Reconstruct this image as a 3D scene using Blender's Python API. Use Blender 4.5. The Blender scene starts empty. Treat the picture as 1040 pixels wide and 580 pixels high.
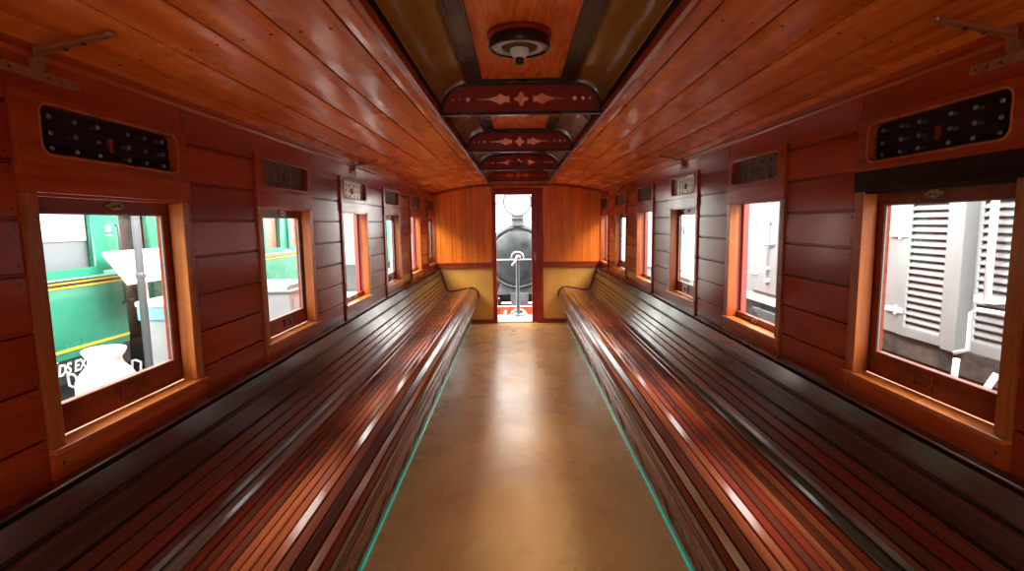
import bpy, bmesh, math, random
from mathutils import Vector, Matrix
from math import sin, cos, pi, sqrt
sc = bpy.context.scene
COL = sc.collection
R = random.Random(7)

# ------------------------------------------------------------------ camera
H = 1.52
F_PX, PITCH, YAW, ROLL = 542.45, .1165, .010, -.0145
fw = Vector((-sin(YAW)*cos(PITCH), cos(YAW)*cos(PITCH), -sin(PITCH)))
rt0 = Vector((cos(YAW), sin(YAW), 0)); up0 = rt0.cross(fw)
rt = rt0*cos(ROLL) + up0*sin(ROLL); up = rt.cross(fw)
cam = bpy.data.cameras.new('camera'); co = bpy.data.objects.new('camera', cam); COL.objects.link(co)
cam.sensor_width = 36; cam.lens = F_PX/1040*36; cam.clip_start = .02
m = Matrix((rt, up, -fw)).transposed().to_4x4(); m.translation = Vector((0, 0, H)); co.matrix_world = m
sc.camera = co
# ------------------------------------------------------------------ light
W = bpy.data.worlds.new('hall_daylight'); sc.world = W; W.use_nodes = True
bg = W.node_tree.nodes['Background']; bg.inputs[0].default_value = (1, .965, .91, 1); bg.inputs[1].default_value = 4.2
def sun(name, dx, dy, dz, e, ang, col=(1, .97, .93)):
    l = bpy.data.lights.new(name, 'SUN'); l.energy = e; l.angle = ang; l.color = col
    o = bpy.data.objects.new(name, l); COL.objects.link(o)
    o.rotation_euler = Vector((dx, dy, dz)).to_track_quat('-Z', 'Y').to_euler(); return o
sun('fill_sun_left', 1, .15, -.75, 9, 1.0, (1, .94, .86))  # added soft sun from the left, fills the interior through the windows
sun('fill_sun_right', -1, .15, -.75, 9, 1.0, (1, .94, .86))  # its added opposite, filling from the right
sc.view_settings.view_transform = 'Standard'; sc.view_settings.look = 'None'
sc.view_settings.gamma = 1; sc.view_settings.use_curve_mapping = False
sc.view_settings.exposure = 1.05
sc.cycles.max_bounces = 10; sc.cycles.diffuse_bounces = 6; sc.cycles.glossy_bounces = 5
sc.cycles.transparent_max_bounces = 12; sc.cycles.use_denoising = True; sc.cycles.sample_clamp_indirect = 6
sc.cycles.caustics_reflective = False; sc.cycles.caustics_refractive = False
CX = .017          # middle of the carriage
ED = 8.06          # end wall
Y0 = -1.3          # rear of the built part

# ------------------------------------------------------------------ materials
def mat(name, col, rough=.5, metal=0, coat=0, spec=.5, emit=None, es=1, coatr=.1):
    M = bpy.data.materials.new(name); M.use_nodes = True; b = M.node_tree.nodes['Principled BSDF']
    b.inputs['Base Color'].default_value = (*col, 1); b.inputs['Roughness'].default_value = rough
    b.inputs['Metallic'].default_value = metal; b.inputs['Coat Weight'].default_value = coat
    b.inputs['Coat Roughness'].default_value = coatr; b.inputs['Specular IOR Level'].default_value = spec
    if emit: b.inputs['Emission Color'].default_value = (*emit, 1); b.inputs['Emission Strength'].default_value = es
    return M
def noisy(name, c1, c2, scale=(8, 8, 8), rough=(.4, .6), metal=0, coat=0, bump=0, detail=5, dist=0, c3=None, coatr=.1, lo=.32, hi=.68, spec=.5, tone=0.):
    """procedural surface: stretched noise between colours; optional per-plank tone"""
    M = mat(name, c1, .5, metal, coat, spec, coatr=coatr); nt = M.node_tree; N = nt.nodes; L = nt.links; b = N['Principled BSDF']
    tc = N.new('ShaderNodeTexCoord'); mp = N.new('ShaderNodeMapping'); mp.inputs['Scale'].default_value = scale
    at = N.new('ShaderNodeAttribute'); at.attribute_name = 'tone'
    ml = N.new('ShaderNodeVectorMath'); ml.operation = 'SCALE'; ml.inputs[0].default_value = (31, 17, 53); L.new(at.outputs['Fac'], ml.inputs['Scale'])
    ad = N.new('ShaderNodeVectorMath'); ad.operation = 'ADD'
    L.new(tc.outputs['Object'], mp.inputs[0]); L.new(mp.outputs[0], ad.inputs[0]); L.new(ml.outputs[0], ad.inputs[1])
    n = N.new('ShaderNodeTexNoise'); n.inputs['Scale'].default_value = 1; n.inputs['Detail'].default_value = detail; n.inputs['Distortion'].default_value = dist
    n.inputs['Roughness'].default_value = .6
    L.new(ad.outputs[0], n.inputs['Vector'])
    r = N.new('ShaderNodeValToRGB'); r.color_ramp.elements[0].position = lo; r.color_ramp.elements[1].position = hi
    r.color_ramp.elements[0].color = (*c1, 1); r.color_ramp.elements[1].color = (*c2, 1)
    if c3: e = r.color_ramp.elements.new((lo+hi)/2); e.color = (*c3, 1)
    L.new(n.outputs['Fac'], r.inputs[0]); out = r.outputs[0]
    if tone:
        hs = N.new('ShaderNodeMapRange'); hs.inputs['From Min'].default_value = 0; hs.inputs['From Max'].default_value = 1
        hs.inputs['To Min'].default_value = 1-tone; hs.inputs['To Max'].default_value = 1+tone; L.new(at.outputs['Fac'], hs.inputs['Value'])
        vm = N.new('ShaderNodeVectorMath'); vm.operation = 'SCALE'; L.new(out, vm.inputs[0]); L.new(hs.outputs[0], vm.inputs['Scale']); out = vm.outputs[0]
    L.new(out, b.inputs['Base Color'])
    n2 = N.new('ShaderNodeTexNoise'); n2.inputs['Scale'].default_value = 3.1; n2.inputs['Detail'].default_value = 4; L.new(tc.outputs['Object'], n2.inputs['Vector'])
    mr = N.new('ShaderNodeMapRange'); mr.inputs['From Min'].default_value = .3; mr.inputs['From Max'].default_value = .7
    mr.inputs['To Min'].default_value = rough[0]; mr.inputs['To Max'].default_value = rough[1]; L.new(n2.outputs['Fac'], mr.inputs['Value']); L.new(mr.outputs[0], b.inputs['Roughness'])
    if bump:
        bp = N.new('ShaderNodeBump'); bp.inputs['Strength'].default_value = bump; bp.inputs['Distance'].default_value = .01
        L.new(n.outputs['Fac'], bp.inputs['Height']); L.new(bp.outputs[0], b.inputs['Normal']); L.new(bp.outputs[0], b.inputs['Coat Normal'])
    return M
GY = (26, 1.6, 26)      # grain along the carriage
GZ = (26, 26, 1.8)      # upright grain
M = {}
M['wall'] = noisy('wall_varnish', (.30, .031, .008), (.41, .052, .013), (12, 1.3, 14), (.13, .22), bump=.02, tone=.16, spec=.22, detail=3)
M['wall_trim'] = noisy('window_board_wood', (.36, .043, .010), (.52, .085, .019), (22, 1.5, 30), (.16, .26), bump=.03, detail=3, spec=.22, tone=.15)
M['casing'] = noisy('casing_wood', (.28, .052, .013), (.56, .165, .036), (24, 24, 1.5), (.22, .34), spec=.25, bump=.08, tone=.1)
M['sill'] = noisy('sill_wood', (.38, .075, .016), (.62, .19, .042), (22, 1.5, 30), (.2, .34), spec=.25, bump=.03)
M['sash'] = noisy('sash_wood', (.16, .022, .008), (.32, .055, .015), (20, 3, 20), (.22, .34), spec=.22, bump=.1)
M['dark_board'] = noisy('dark_board', (.016, .006, .004), (.036, .013, .008), GY, (.6, .7), bump=.05, spec=.08)
M['ceiling'] = noisy('ceiling_varnish', (.66, .115, .014), (.95, .29, .048), (22, .7, 22), (.2, .32), coat=.03, coatr=.16, bump=.012, tone=.14, detail=4, dist=.3, spec=.22)
M['groove'] = mat('groove_shadow_paint', (.03, .006, .003), .6)
M['olive'] = noisy('olive_lining', (.30, .125, .018), (.40, .18, .03), (3, 1, 3), (.18, .3), coat=.06, spec=.35, bump=.02)
M['beam'] = noisy('dark_beam', (.014, .008, .006), (.040, .018, .011), GY, (.2, .36), coat=.02, bump=.03, spec=.28)
M['flame'] = noisy('flame_ply', (.72, .09, .010), (1.0, .34, .045), (13, 2.0, 13), (.40, .5), coat=.0, bump=.0, dist=2.2, detail=3, c3=(.95, .19, .022), spec=.2)
M['fret'] = noisy('fretwork_wood', (.24, .016, .008), (.36, .03, .012), (4, 30, 30), (.3, .42), coat=.02, bump=.02, spec=.22)
M['end'] = noisy('end_board_wood', (.74, .13, .012), (1.0, .30, .035), (18, 18, 1.1), (.24, .36), coat=.05, bump=.02, tone=.12, dist=.5, spec=.3)
M['end_rail'] = noisy('end_rail_wood', (.24, .032, .010), (.38, .055, .015), (2, 20, 26), (.22, .34), spec=.25, bump=.05)
M['tan'] = noisy('tan_lining', (.80, .42, .075), (.95, .55, .12), (4, 4, 4), (.3, .44), coat=.2, bump=.03, detail=7)
M['door_wood'] = noisy('door_wood', (.26, .018, .009), (.40, .034, .012), GZ, (.22, .34), spec=.22, bump=.05)
M['floor'] = noisy('brown_lino', (.34, .16, .055), (.52, .28, .105), (1.7, 1.1, 1), (.22, .34), coat=.06, bump=.0, detail=2, coatr=.25, lo=.22, hi=.78, spec=.5)
M['brass'] = noisy('aged_brass', (.20, .12, .045), (.34, .23, .10), (40, 40, 40), (.3, .5), metal=.9)
M['iron'] = noisy('brown_painted_iron', (.32, .12, .045), (.44, .18, .07), (30, 30, 30), (.3, .45), metal=.4)
M['nail'] = mat('dark_nail', (.02, .01, .008), .5)
M['peg'] = mat('steel_peg', (.20, .23, .24), .3, .8)
M['plate_dark'] = noisy('dark_grille_plate', (.12, .065, .035), (.20, .115, .065), (20, 20, 20), (.6, .7), spec=.1)
M['plate_sheen'] = noisy('grille_plate_painted_sheen', (.55, .46, .33), (.75, .66, .48), (20, 20, 20), (.25, .4), metal=.3)  # paler copy of the dark plate, a reflection painted into the colour
M['black'] = mat('black', (.008, .007, .006), .45)
M['bench_edge'] = noisy('bench_edge_wood', (.045, .014, .010), (.10, .028, .018), GY, (.18, .3), coat=.16, bump=.06)
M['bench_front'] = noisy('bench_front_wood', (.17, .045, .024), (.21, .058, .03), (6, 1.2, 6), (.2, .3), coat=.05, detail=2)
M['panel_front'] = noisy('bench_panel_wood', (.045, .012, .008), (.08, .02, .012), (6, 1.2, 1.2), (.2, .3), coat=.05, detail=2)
M['teal'] = mat('teal_glow', (.02, .34, .26), .2, 0, .5, emit=(.03, .62, .46), es=.14)  # teal strip colour, weakly emissive
M['white'] = noisy('white_paint', (.80, .82, .84), (.90, .91, .92), (6, 6, 6), (.3, .5))
M['offwhite'] = noisy('wagon_white_paint', (.20, .21, .225), (.245, .26, .275), (3, 3, 1.2), (.35, .5))
M['green'] = noisy('coach_green', (.025, .20, .13), (.04, .26, .175), (2, 2, 2), (.2, .3), coat=.16)
M['green2'] = noisy('coach_green_frame', (.02, .24, .15), (.035, .30, .19), (2, 2, 2), (.2, .3), coat=.16)
M['mint'] = mat('mint_moulding', (.45, .75, .68), .35)
M['yellow'] = mat('yellow_line', (.85, .50, .03), .4)
M['blind'] = noisy('white_blind', (.50, .52, .56), (.58, .6, .63), (2, 2, 40), (.6, .8))
M['greypane'] = mat('grey_window_pane', (.17, .20, .23), .15, spec=.3)
M['brownpane'] = noisy('brown_window_pane', (.22, .12, .09), (.36, .24, .20), (2, 9, 9), (.08, .12))
M['coachblack'] = mat('coach_black', (.02, .025, .028), .3, 0, .3)
M['steel'] = noisy('grey_post_paint', (.08, .095, .11), (.13, .15, .17), (8, 8, 3), (.35, .5))
M['paleblue'] = mat('pale_blue_plastic', (.30, .58, .72), .4)
M['poster'] = noisy('poster_paper', (.72, .66, .50), (.84, .78, .64), (60, 60, 40), (.6, .8), detail=3)
M['greybox'] = noisy('grey_cabinet_paint', (.42, .45, .50), (.52, .55, .60), (6, 6, 6), (.4, .5))
M['loco'] = noisy('smokebox_black', (.012, .016, .018), (.045, .055, .06), (5, 5, 5), (.3, .45), coat=.04, metal=.2, detail=8)
M['lococlad'] = mat('boiler_dark', (.05, .055, .06), .35, .3)
M['locogrey'] = noisy('saddle_grey', (.06, .07, .075), (.11, .12, .13), (8, 8, 8), (.4, .6))
M['chrome'] = mat('bright_steel', (.78, .80, .82), .18, .9)
M['lens'] = mat('headlamp_glass', (.26, .29, .30), .12, 0, .5)
M['orange'] = noisy('buffer_beam_orange', (.42, .05, .012), (.52, .075, .015), (6, 6, 6), (.3, .4), coat=.2)
M['platform'] = noisy('chequer_platform', (.09, .10, .11), (.34, .36, .38), (34, 34, 34), (.5, .7), detail=6)
M['ballast'] = noisy('ballast', (.10, .085, .075), (.52, .49, .46), (16, 16, 16), (.8, .95), bump=.8, detail=8)
M['concrete'] = noisy('pale_concrete', (.55, .55, .54), (.72, .72, .71), (3, 3, 3), (.7, .9), detail=8)
M['rubble'] = noisy('underframe_grime', (.012, .012, .012), (.11, .085, .07), (5, 5, 7), (.6, .8), bump=.4, detail=8)
M['louvre'] = M['offwhite']
M['ink'] = mat('grey_lettering', (.035, .045, .055), .6, spec=.1)
M['whiteink'] = mat('white_lettering', (.85, .86, .86), .5)
M['exterior'] = mat('carriage_outside_red', (.34, .075, .06), .45)
# slat materials: pigment of each board differs; grey and olive hold painted reflections
SL = {}
def slat(name, a, b, rough=(.13, .22)):
    SL[name] = noisy('slat_'+name, a, b, (60, .8, 60), rough, coat=.05, coatr=.14, bump=.02, tone=.15, detail=4, spec=.32)
slat('dark', (.050, .015, .010), (.105, .030, .020)); slat('brown', (.10, .025, .014), (.19, .05, .027))
slat('red', (.17, .022, .012), (.27, .04, .018)); slat('rust', (.21, .045, .018), (.34, .085, .03))
slat('orange', (.34, .085, .02), (.52, .17, .04)); slat('grey', (.16, .09, .075), (.28, .19, .16))
slat('olive', (.035, .032, .02), (.09, .08, .05))
def glass_mat():
    g = bpy.data.materials.new('window_glass'); g.use_nodes = True; nt = g.node_tree; N = nt.nodes; L = nt.links
    N.remove(N['Principled BSDF']); o = N['Material Output']; t = N.new('ShaderNodeBsdfTransparent'); t.inputs[0].default_value = (.95, .98, .97, 1)
    s = N.new('ShaderNodeBsdfGlossy'); s.inputs['Roughness'].default_value = .02; lw = N.new('ShaderNodeLayerWeight'); lw.inputs[0].default_value = .5; pw = N.new('ShaderNodeMath'); pw.operation = 'POWER'; pw.inputs[1].default_value = 4; L.new(lw.outputs['Facing'], pw.inputs[0]); f = N.new('ShaderNodeMath'); f.operation = 'MULTIPLY_ADD'; f.inputs[1].default_value = .2; f.inputs[2].default_value = .04; L.new(pw.outputs[0], f.inputs[0])
    mx = N.new('ShaderNodeMixShader'); L.new(f.outputs[0], mx.inputs[0]); L.new(t.outputs[0], mx.inputs[1]); L.new(s.outputs[0], mx.inputs[2]); L.new(mx.outputs[0], o.inputs[0]); return g
M['glass'] = glass_mat()

# ------------------------------------------------------------------ mesh helpers
def worldloc(o):
    v = Vector((0, 0, 0))
    while o: v += o.location; o = o.parent
    return v
def props(o, label=None, cat=None, group=None, kind=None):
    if label: o['label'] = label
    if cat: o['category'] = cat
    if group: o['group'] = group
    if kind: o['kind'] = kind
    return o
def thing(name, label, cat, loc, group=None, kind=None):
    o = bpy.data.objects.new(name, None); COL.objects.link(o); o.location = loc; o.empty_display_size = .1
    return props(o, label, cat, group, kind)
class MB:
    def __init__(s): s.v = []; s.f = []; s.t = []; s.m = []; s.sm = []
    def add(s, vs, fs, tone=.5, mi=0, smooth=False):
        n = len(s.v); s.v += [tuple(p) for p in vs]
        for f in fs: s.f.append([i+n for i in f]); s.t.append(tone); s.m.append(mi); s.sm.append(smooth)
        return s
    def box(s, x0, x1, y0, y1, z0, z1, tone=.5, mi=0):
        x0, x1 = sorted((x0, x1)); y0, y1 = sorted((y0, y1)); z0, z1 = sorted((z0, z1))
        return s.add([(x0,y0,z0),(x1,y0,z0),(x1,y1,z0),(x0,y1,z0),(x0,y0,z1),(x1,y0,z1),(x1,y1,z1),(x0,y1,z1)],
                     [(0,3,2,1),(4,5,6,7),(0,1,5,4),(1,2,6,5),(2,3,7,6),(3,0,4,7)], tone, mi)
    def prism(s, poly, axis, a, b, tone=.5, mi=0, smooth=False):
        """poly: 2D points; axis y: (x,z), axis x: (y,z), axis z: (x,y)"""
        n = len(poly)
        def P(p, t): return {'y': (p[0], t, p[1]), 'x': (t, p[0], p[1]), 'z': (p[0], p[1], t)}[axis]
        vs = [P(p, a) for p in poly] + [P(p, b) for p in poly]
        s.add(vs, [list(range(n))[::-1], list(range(n, 2*n))], tone, mi)
        k = len(s.v)-2*n
        for i in range(n): s.f.append([k+i, k+(i+1) % n, k+n+(i+1) % n, k+n+i]); s.t.append(tone); s.m.append(mi); s.sm.append(smooth)
        return s
    def lathe(s, prof, c, axis='z', seg=32, tone=.5, mi=0, smooth=True, ang=2*pi, a0=0):
        """prof: (radius, height) list"""
        n = len(prof); full = abs(ang-2*pi) < 1e-6; K = seg if full else seg+1; vs = []
        for i in range(K):
            a = a0+ang*i/seg
            for r, h in prof:
                u, w = r*cos(a), r*sin(a)
                vs.append({'z': (c[0]+u, c[1]+w, c[2]+h), 'y': (c[0]+u, c[1]+h, c[2]+w), 'x': (c[0]+h, c[1]+u, c[2]+w)}[axis])
        fs = []
        for i in range(seg):
            j = (i+1) % K
            for k in range(n-1): fs.append((i*n+k, j*n+k, j*n+k+1, i*n+k+1))
        return s.add(vs, fs, tone, mi, smooth)
    def tube(s, pts, r, seg=10, tone=.5, mi=0, closed=False):
        pts = [Vector(p) for p in pts]; n = len(pts); rs = r if isinstance(r, (list, tuple)) else [r]*n; vs = []
        u = None
        for i, p in enumerate(pts):
            if closed: d = pts[(i+1) % n]-pts[i-1]
            else: d = pts[min(i+1, n-1)]-pts[max(i-1, 0)]
            d.normalize()
            if u is None: u = d.orthogonal().normalized()
            else: u = (u-d*u.dot(d)).normalized()
            w = d.cross(u)
            for k in range(seg): a = 2*pi*k/seg; vs.append(p+(u*cos(a)+w*sin(a))*rs[i])
        fs = []
        for i in range(n if closed else n-1):
            j = (i+1) % n
            for k in range(seg): fs.append((i*seg+k, i*seg+(k+1) % seg, j*seg+(k+1) % seg, j*seg+k))
        if not closed: fs += [tuple(range(seg))[::-1], tuple(range((n-1)*seg, n*seg))]
        return s.add(vs, fs, tone, mi, True)
    def build(s, name, mats, parent=None, bevel=0, seg=2, kind=None):
        me = bpy.data.meshes.new(name); off = worldloc(parent) if parent else Vector((0, 0, 0))
        me.from_pydata([tuple(Vector(v)-off) for v in s.v], [], s.f)
        mats = mats if isinstance(mats, (list, tuple)) else [mats]
        for q in mats: me.materials.append(q)
        at = me.attributes.new('tone', 'FLOAT', 'FACE')
        for i, p in enumerate(me.polygons): p.material_index = s.m[i]; at.data[i].value = s.t[i]; p.use_smooth = s.sm[i]
        b = bmesh.new(); b.from_mesh(me); bmesh.ops.recalc_face_normals(b, faces=b.faces); b.to_mesh(me); b.free()
        o = bpy.data.objects.new(name, me); COL.objects.link(o); o.parent = parent
        if bevel:
            q = o.modifiers.new('bevel', 'BEVEL'); q.width = bevel; q.segments = seg; q.limit_method = 'ANGLE'; q.angle_limit = .6
        if kind: o['kind'] = kind
        return o
def plate(name, loops, thick, place, m_, parent=None, bevel=0):
    """flat plate with real holes: loops[0] outline, others holes, in 2D; place(x,y,z)->world, extruded symmetric about z=0"""
    cu = bpy.data.curves.new(name, 'CURVE'); cu.dimensions = '2D'; cu.fill_mode = 'BOTH'; cu.extrude = thick/2-bevel; cu.bevel_depth = bevel
    for lp in loops:
        sp = cu.splines.new('POLY'); sp.points.add(len(lp)-1)
        for i, p in enumerate(lp): sp.points[i].co = (p[0], p[1], 0, 1)
        sp.use_cyclic_u = True
    t = bpy.data.objects.new('tmp', cu); COL.objects.link(t)
    dg = bpy.context.evaluated_depsgraph_get(); me = bpy.data.meshes.new_from_object(t.evaluated_get(dg)); bpy.data.objects.remove(t)
    off = worldloc(parent) if parent else Vector((0, 0, 0))
    for v in me.vertices: v.co = Vector(place(*v.co))-off
    me.materials.clear(); me.materials.append(m_); me.name = name
    b = bmesh.new(); b.from_mesh(me); bmesh.ops.remove_doubles(b, verts=b.verts, dist=1e-6); bmesh.ops.recalc_face_normals(b, faces=b.faces); b.to_mesh(me); b.free()
    o = bpy.data.objects.new(name, me); COL.objects.link(o); o.parent = parent; return o
def rrect(x0, x1, y0, y1, r, n=5):
    out = []
    for cx, cy, a in ((x1-r, y1-r, 0), (x0+r, y1-r, 90), (x0+r, y0+r, 180), (x1-r, y0+r, 270)):
        for i in range(n+1): t = math.radians(a+90*i/n); out.append((cx+r*cos(t), cy+r*sin(t)))
    return out
def circ(cx, cy, r, n=16): return [(cx+r*cos(2*pi*i/n), cy+r*sin(2*pi*i/n)) for i in range(n)]
def text(body, size, place, m_, name, parent, depth=.002, shear=0, bold=0):
    cu = bpy.data.curves.new(name, 'FONT'); cu.body = body; cu.size = size; cu.extrude = depth; cu.shear = shear; cu.offset = bold
    t = bpy.data.objects.new('tmp', cu); COL.objects.link(t); dg = bpy.context.evaluated_depsgraph_get()
    me = bpy.data.meshes.new_from_object(t.evaluated_get(dg)); bpy.data.objects.remove(t); off = worldloc(parent)
    for v in me.vertices: v.co = Vector(place(*v.co))-off
    me.materials.clear(); me.materials.append(m_); o = bpy.data.objects.new(name, me); COL.objects.link(o); o.parent = parent; return o
def S(s, o): return CX+s*(o+(.030 if o >= 1.194 else 0))      # offset from the middle line on side s
rt_ = lambda: R.random()

# ------------------------------------------------------------------ floor, ground
f = MB(); f.box(CX-1.345, CX+1.345, Y0, ED+.05, -.08, 0); f.build('floor', M['floor'], kind='structure')
g = MB(); g.box(-14, 14, -8, 40, -1.25, -1.15); g.build('ground', M['ballast'], kind='structure')
g = MB(); g.box(-8.5, -1.45, -3, 22, -1.15, -.05); g.build('station_platform', M['concrete'], kind='structure')
g = MB(); g.box(-.95, .98, ED+.05, 8.80, -.10, 0); g.box(-.95, .98, 8.765, 8.80, -.16, .004); g.build('end_platform', M['platform'], kind='structure')

g = MB(); g.box(-8.7, -8.5, -3, 30, -1.15, 3.0); g.build('hall_wall_left', M['concrete'], kind='structure')

# ------------------------------------------------------------------ windows and walls
A0, PER = 1.328, 1.213
def ay(k): return A0+PER*k
KS = range(0, 6)
JZ = [.0, .33, .55, .69, .833, .976, 1.115, 1.257, 1.404, 1.544, 1.684, 1.828, 1.966]
side_name = {-1: 'left', 1: 'right'}
OPEN = {-1: (2, 4), 1: (1, 3, 5)}
wn = 0
def screw(mb, s, o, y, z, r=.004, mi=1):
    mb.lathe([(0, .0025), (r*.7, .002), (r, 0)], (S(s, o), y, z), 'x', 8, mi=mi) if s < 0 else mb.lathe([(0, -.0025), (r*.7, -.002), (r, 0)], (S(s, o), y, z), 'x', 8, mi=mi)
for s in (-1, 1):
    w = MB()
    # solid body of the wall with window openings
    w.box(S(s, 1.24), S(s, 1.31), Y0, ED+.05, -.08, .935, .2, 2); w.box(S(s, 1.252), S(s, 1.31), Y0, ED+.05, 1.625, 2.12, .2, 2)
    ys = [Y0]
    for k in KS: ys += [ay(k)+.02, ay(k)+.67]
    ys.append(ED+.05)
    for i in range(0, len(ys), 2): w.box(S(s, 1.24), S(s, 1.262), ys[i], ys[i+1], .935, 1.625, .2, 2); w.box(S(s, 1.262), S(s, 1.31), ys[i]+(.06 if i and i//2-1 not in OPEN[s] else 0), ys[i+1], .935, 1.625, .2, 2)
    for k in [q for q in KS if q in OPEN[s]]:   # outside stops
        for a, b in ((.02, .048), (.642, .67)): w.box(S(s, 1.293), S(s, 1.325), ay(k)+a, ay(k)+b, .935, 1.625, .3, 2)
    # planks of the piers
    piers = []; p0 = Y0
    for k in KS: piers.append((p0, ay(k)+.001)); p0 = ay(k)+.692
    piers.append((p0, ED))
    for (a, b) in piers:
        if b-a < .02: continue
        for z0, z1 in zip(JZ[:-1], JZ[1:]):
            t = rt_()
            w.box(S(s, 1.219), S(s, 1.241), a+.002, b-.0015, z0+.009, z1-.002, t)
            w.box(S(s, 1.224), S(s, 1.241), a+.002, b-.0015, z0+.0015, z0+.0075, t)
            if z0 > .6 and b-a > .1:
                for yy in (a+.022, b-.022):
                    for zz in (z0+.028, z1-.02): screw(w, s, 1.219, yy, zz)
    for k in KS:
        w.box(S(s, 1.219), S(s, 1.241), ay(k)+.002, ay(k)+.688, 1.868, 1.964, rt_()); w.box(S(s, 1.219), S(s, 1.241), ay(k), ay(k)+.69, .02, .85, rt_())
    w.build('wall_'+side_name[s], [M['wall'], M['nail'], M['exterior']], bevel=.0018, kind='structure')
    # cornice moulding along the top
    c = MB(); pr = [(1.241, 1.952), (1.214, 1.956), (1.206, 1.966), (1.209, 1.978), (1.198, 1.985), (1.196, 1.998), (1.241, 2.01)]
    c.prism([(S(s, a), b) for a, b in pr], 'y', Y0, ED, .5); c.build('trim_%d' % (1 if s < 0 else 2), M['wall_trim'], bevel=.001, kind='structure')
    for k in KS:
        wn += 1; a = ay(k); op = k in OPEN[s]
        r = thing('window_%d' % wn, None, None, (S(s, 1.26), a+.345, .94), kind='structure')
        m_ = MB()
        for y0, y1 in ((a+.001, a+.044), (a+.638, a+.688)): m_.box(S(s, 1.209), S(s, 1.262), y0, y1, .946, 1.614, rt_())
        m_.build('casing', M['casing'], r, .002)
        m_ = MB(); m_.box(S(s, 1.204), S(s, 1.252), a, a+.690, 1.615, 1.686); m_.box(S(s, 1.215), S(s, 1.30), a+.04, a+.65, 1.606, 1.622)
        m_.build('head_board', M['dark_board'] if (s > 0 and k == 0) else M['wall_trim'], r, .002)
        m_ = MB(); m_.box(S(s, 1.196), S(s, 1.262), a, a+.690, .931, .946); m_.box(S(s, 1.262), S(s, 1.33), a+.02, a+.67, .925, .938); m_.build('sill', M['sill'], r, .003)
        m_ = MB(); m_.box(S(s, 1.207), S(s, 1.241), a, a+.690, .855, .930)
        for yy in (a+.03, a+.66): screw(m_, s, 1.207, yy, .90, .007)
        m_.build('apron', [M['wall_trim'], M['nail']], r, .0018)
        dz = -.60 if op else 0
        sh = thing('sash', None, None, (0, 0, 0)); sh.parent = r
        # sash: the mesh itself is the wooden frame
        bpy.data.objects.remove(sh)
        m_ = MB(); o0, o1 = 1.266, 1.290
        if not op:
            m_.box(S(s, o0), S(s, o1), a+.022, a+.105, .948, 1.622, .3); m_.box(S(s, o0), S(s, o1), a+.605, a+.668, .948, 1.622, .6)
            m_.box(S(s, o0-.001), S(s, o1), a+.05, a+.64, .948, 1.034, .8); m_.box(S(s, o0-.001), S(s, o1), a+.05, a+.64, 1.566, 1.622, .4)
        else:
            m_.box(S(s, o0-.001), S(s, o1), a+.022, a+.668, .93, .978, .4)
        sh = m_.build('sash', M['sash'], r, .0015)
        if not op:
            m_ = MB(); m_.box(S(s, 1.276), S(s, 1.280), a+.10, a+.61, 1.03, 1.57); m_.build('pane', M['glass'], sh)
            m_ = MB()
            for q in ((a+.104, a+.108, 1.03, 1.57), (a+.602, a+.606, 1.03, 1.57)): m_.box(S(s, 1.270), S(s, 1.275), q[0], q[1], q[2], q[3])
            for z in (1.033, 1.564): m_.box(S(s, 1.270), S(s, 1.275), a+.104, a+.606, z-.002, z+.002)
            m_.build('putty_line', M['offwhite'], sh)
            yc = a+.372
            pl = plate('finger_pull', [rrect(yc-.046, yc+.046, .962, 1.012, .006), rrect(yc-.031, yc+.031, .974, 1.000, .003)], .008,
                       lambda x, y, z, s=s: (S(s, 1.262+z), x, y), M['sash'], sh)
        zc = 1.592 if not op else .966; yc = a+.375
        pl = plate('catch', [[(yc+.036*cos(t)*(1+.12*cos(4*t)), zc+.013*sin(t)*(1+.15*cos(4*t))) for t in [2*pi*i/28 for i in range(28)]], circ(yc-.02, zc, .003, 8), circ(yc+.02, zc, .003, 8)], .006,
                   lambda x, y, z, s=s: (S(s, 1.262+z), x, y), M['brass'], sh)
        m_ = MB(); m_.tube([(S(s, 1.258), yc-.008, zc-.002), (S(s, 1.248), yc-.004, zc-.008), (S(s, 1.246), yc+.006, zc-.008), (S(s, 1.256), yc+.009, zc-.001)], .0028, 6); m_.build('catch_lip', M['brass'], pl)

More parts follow.
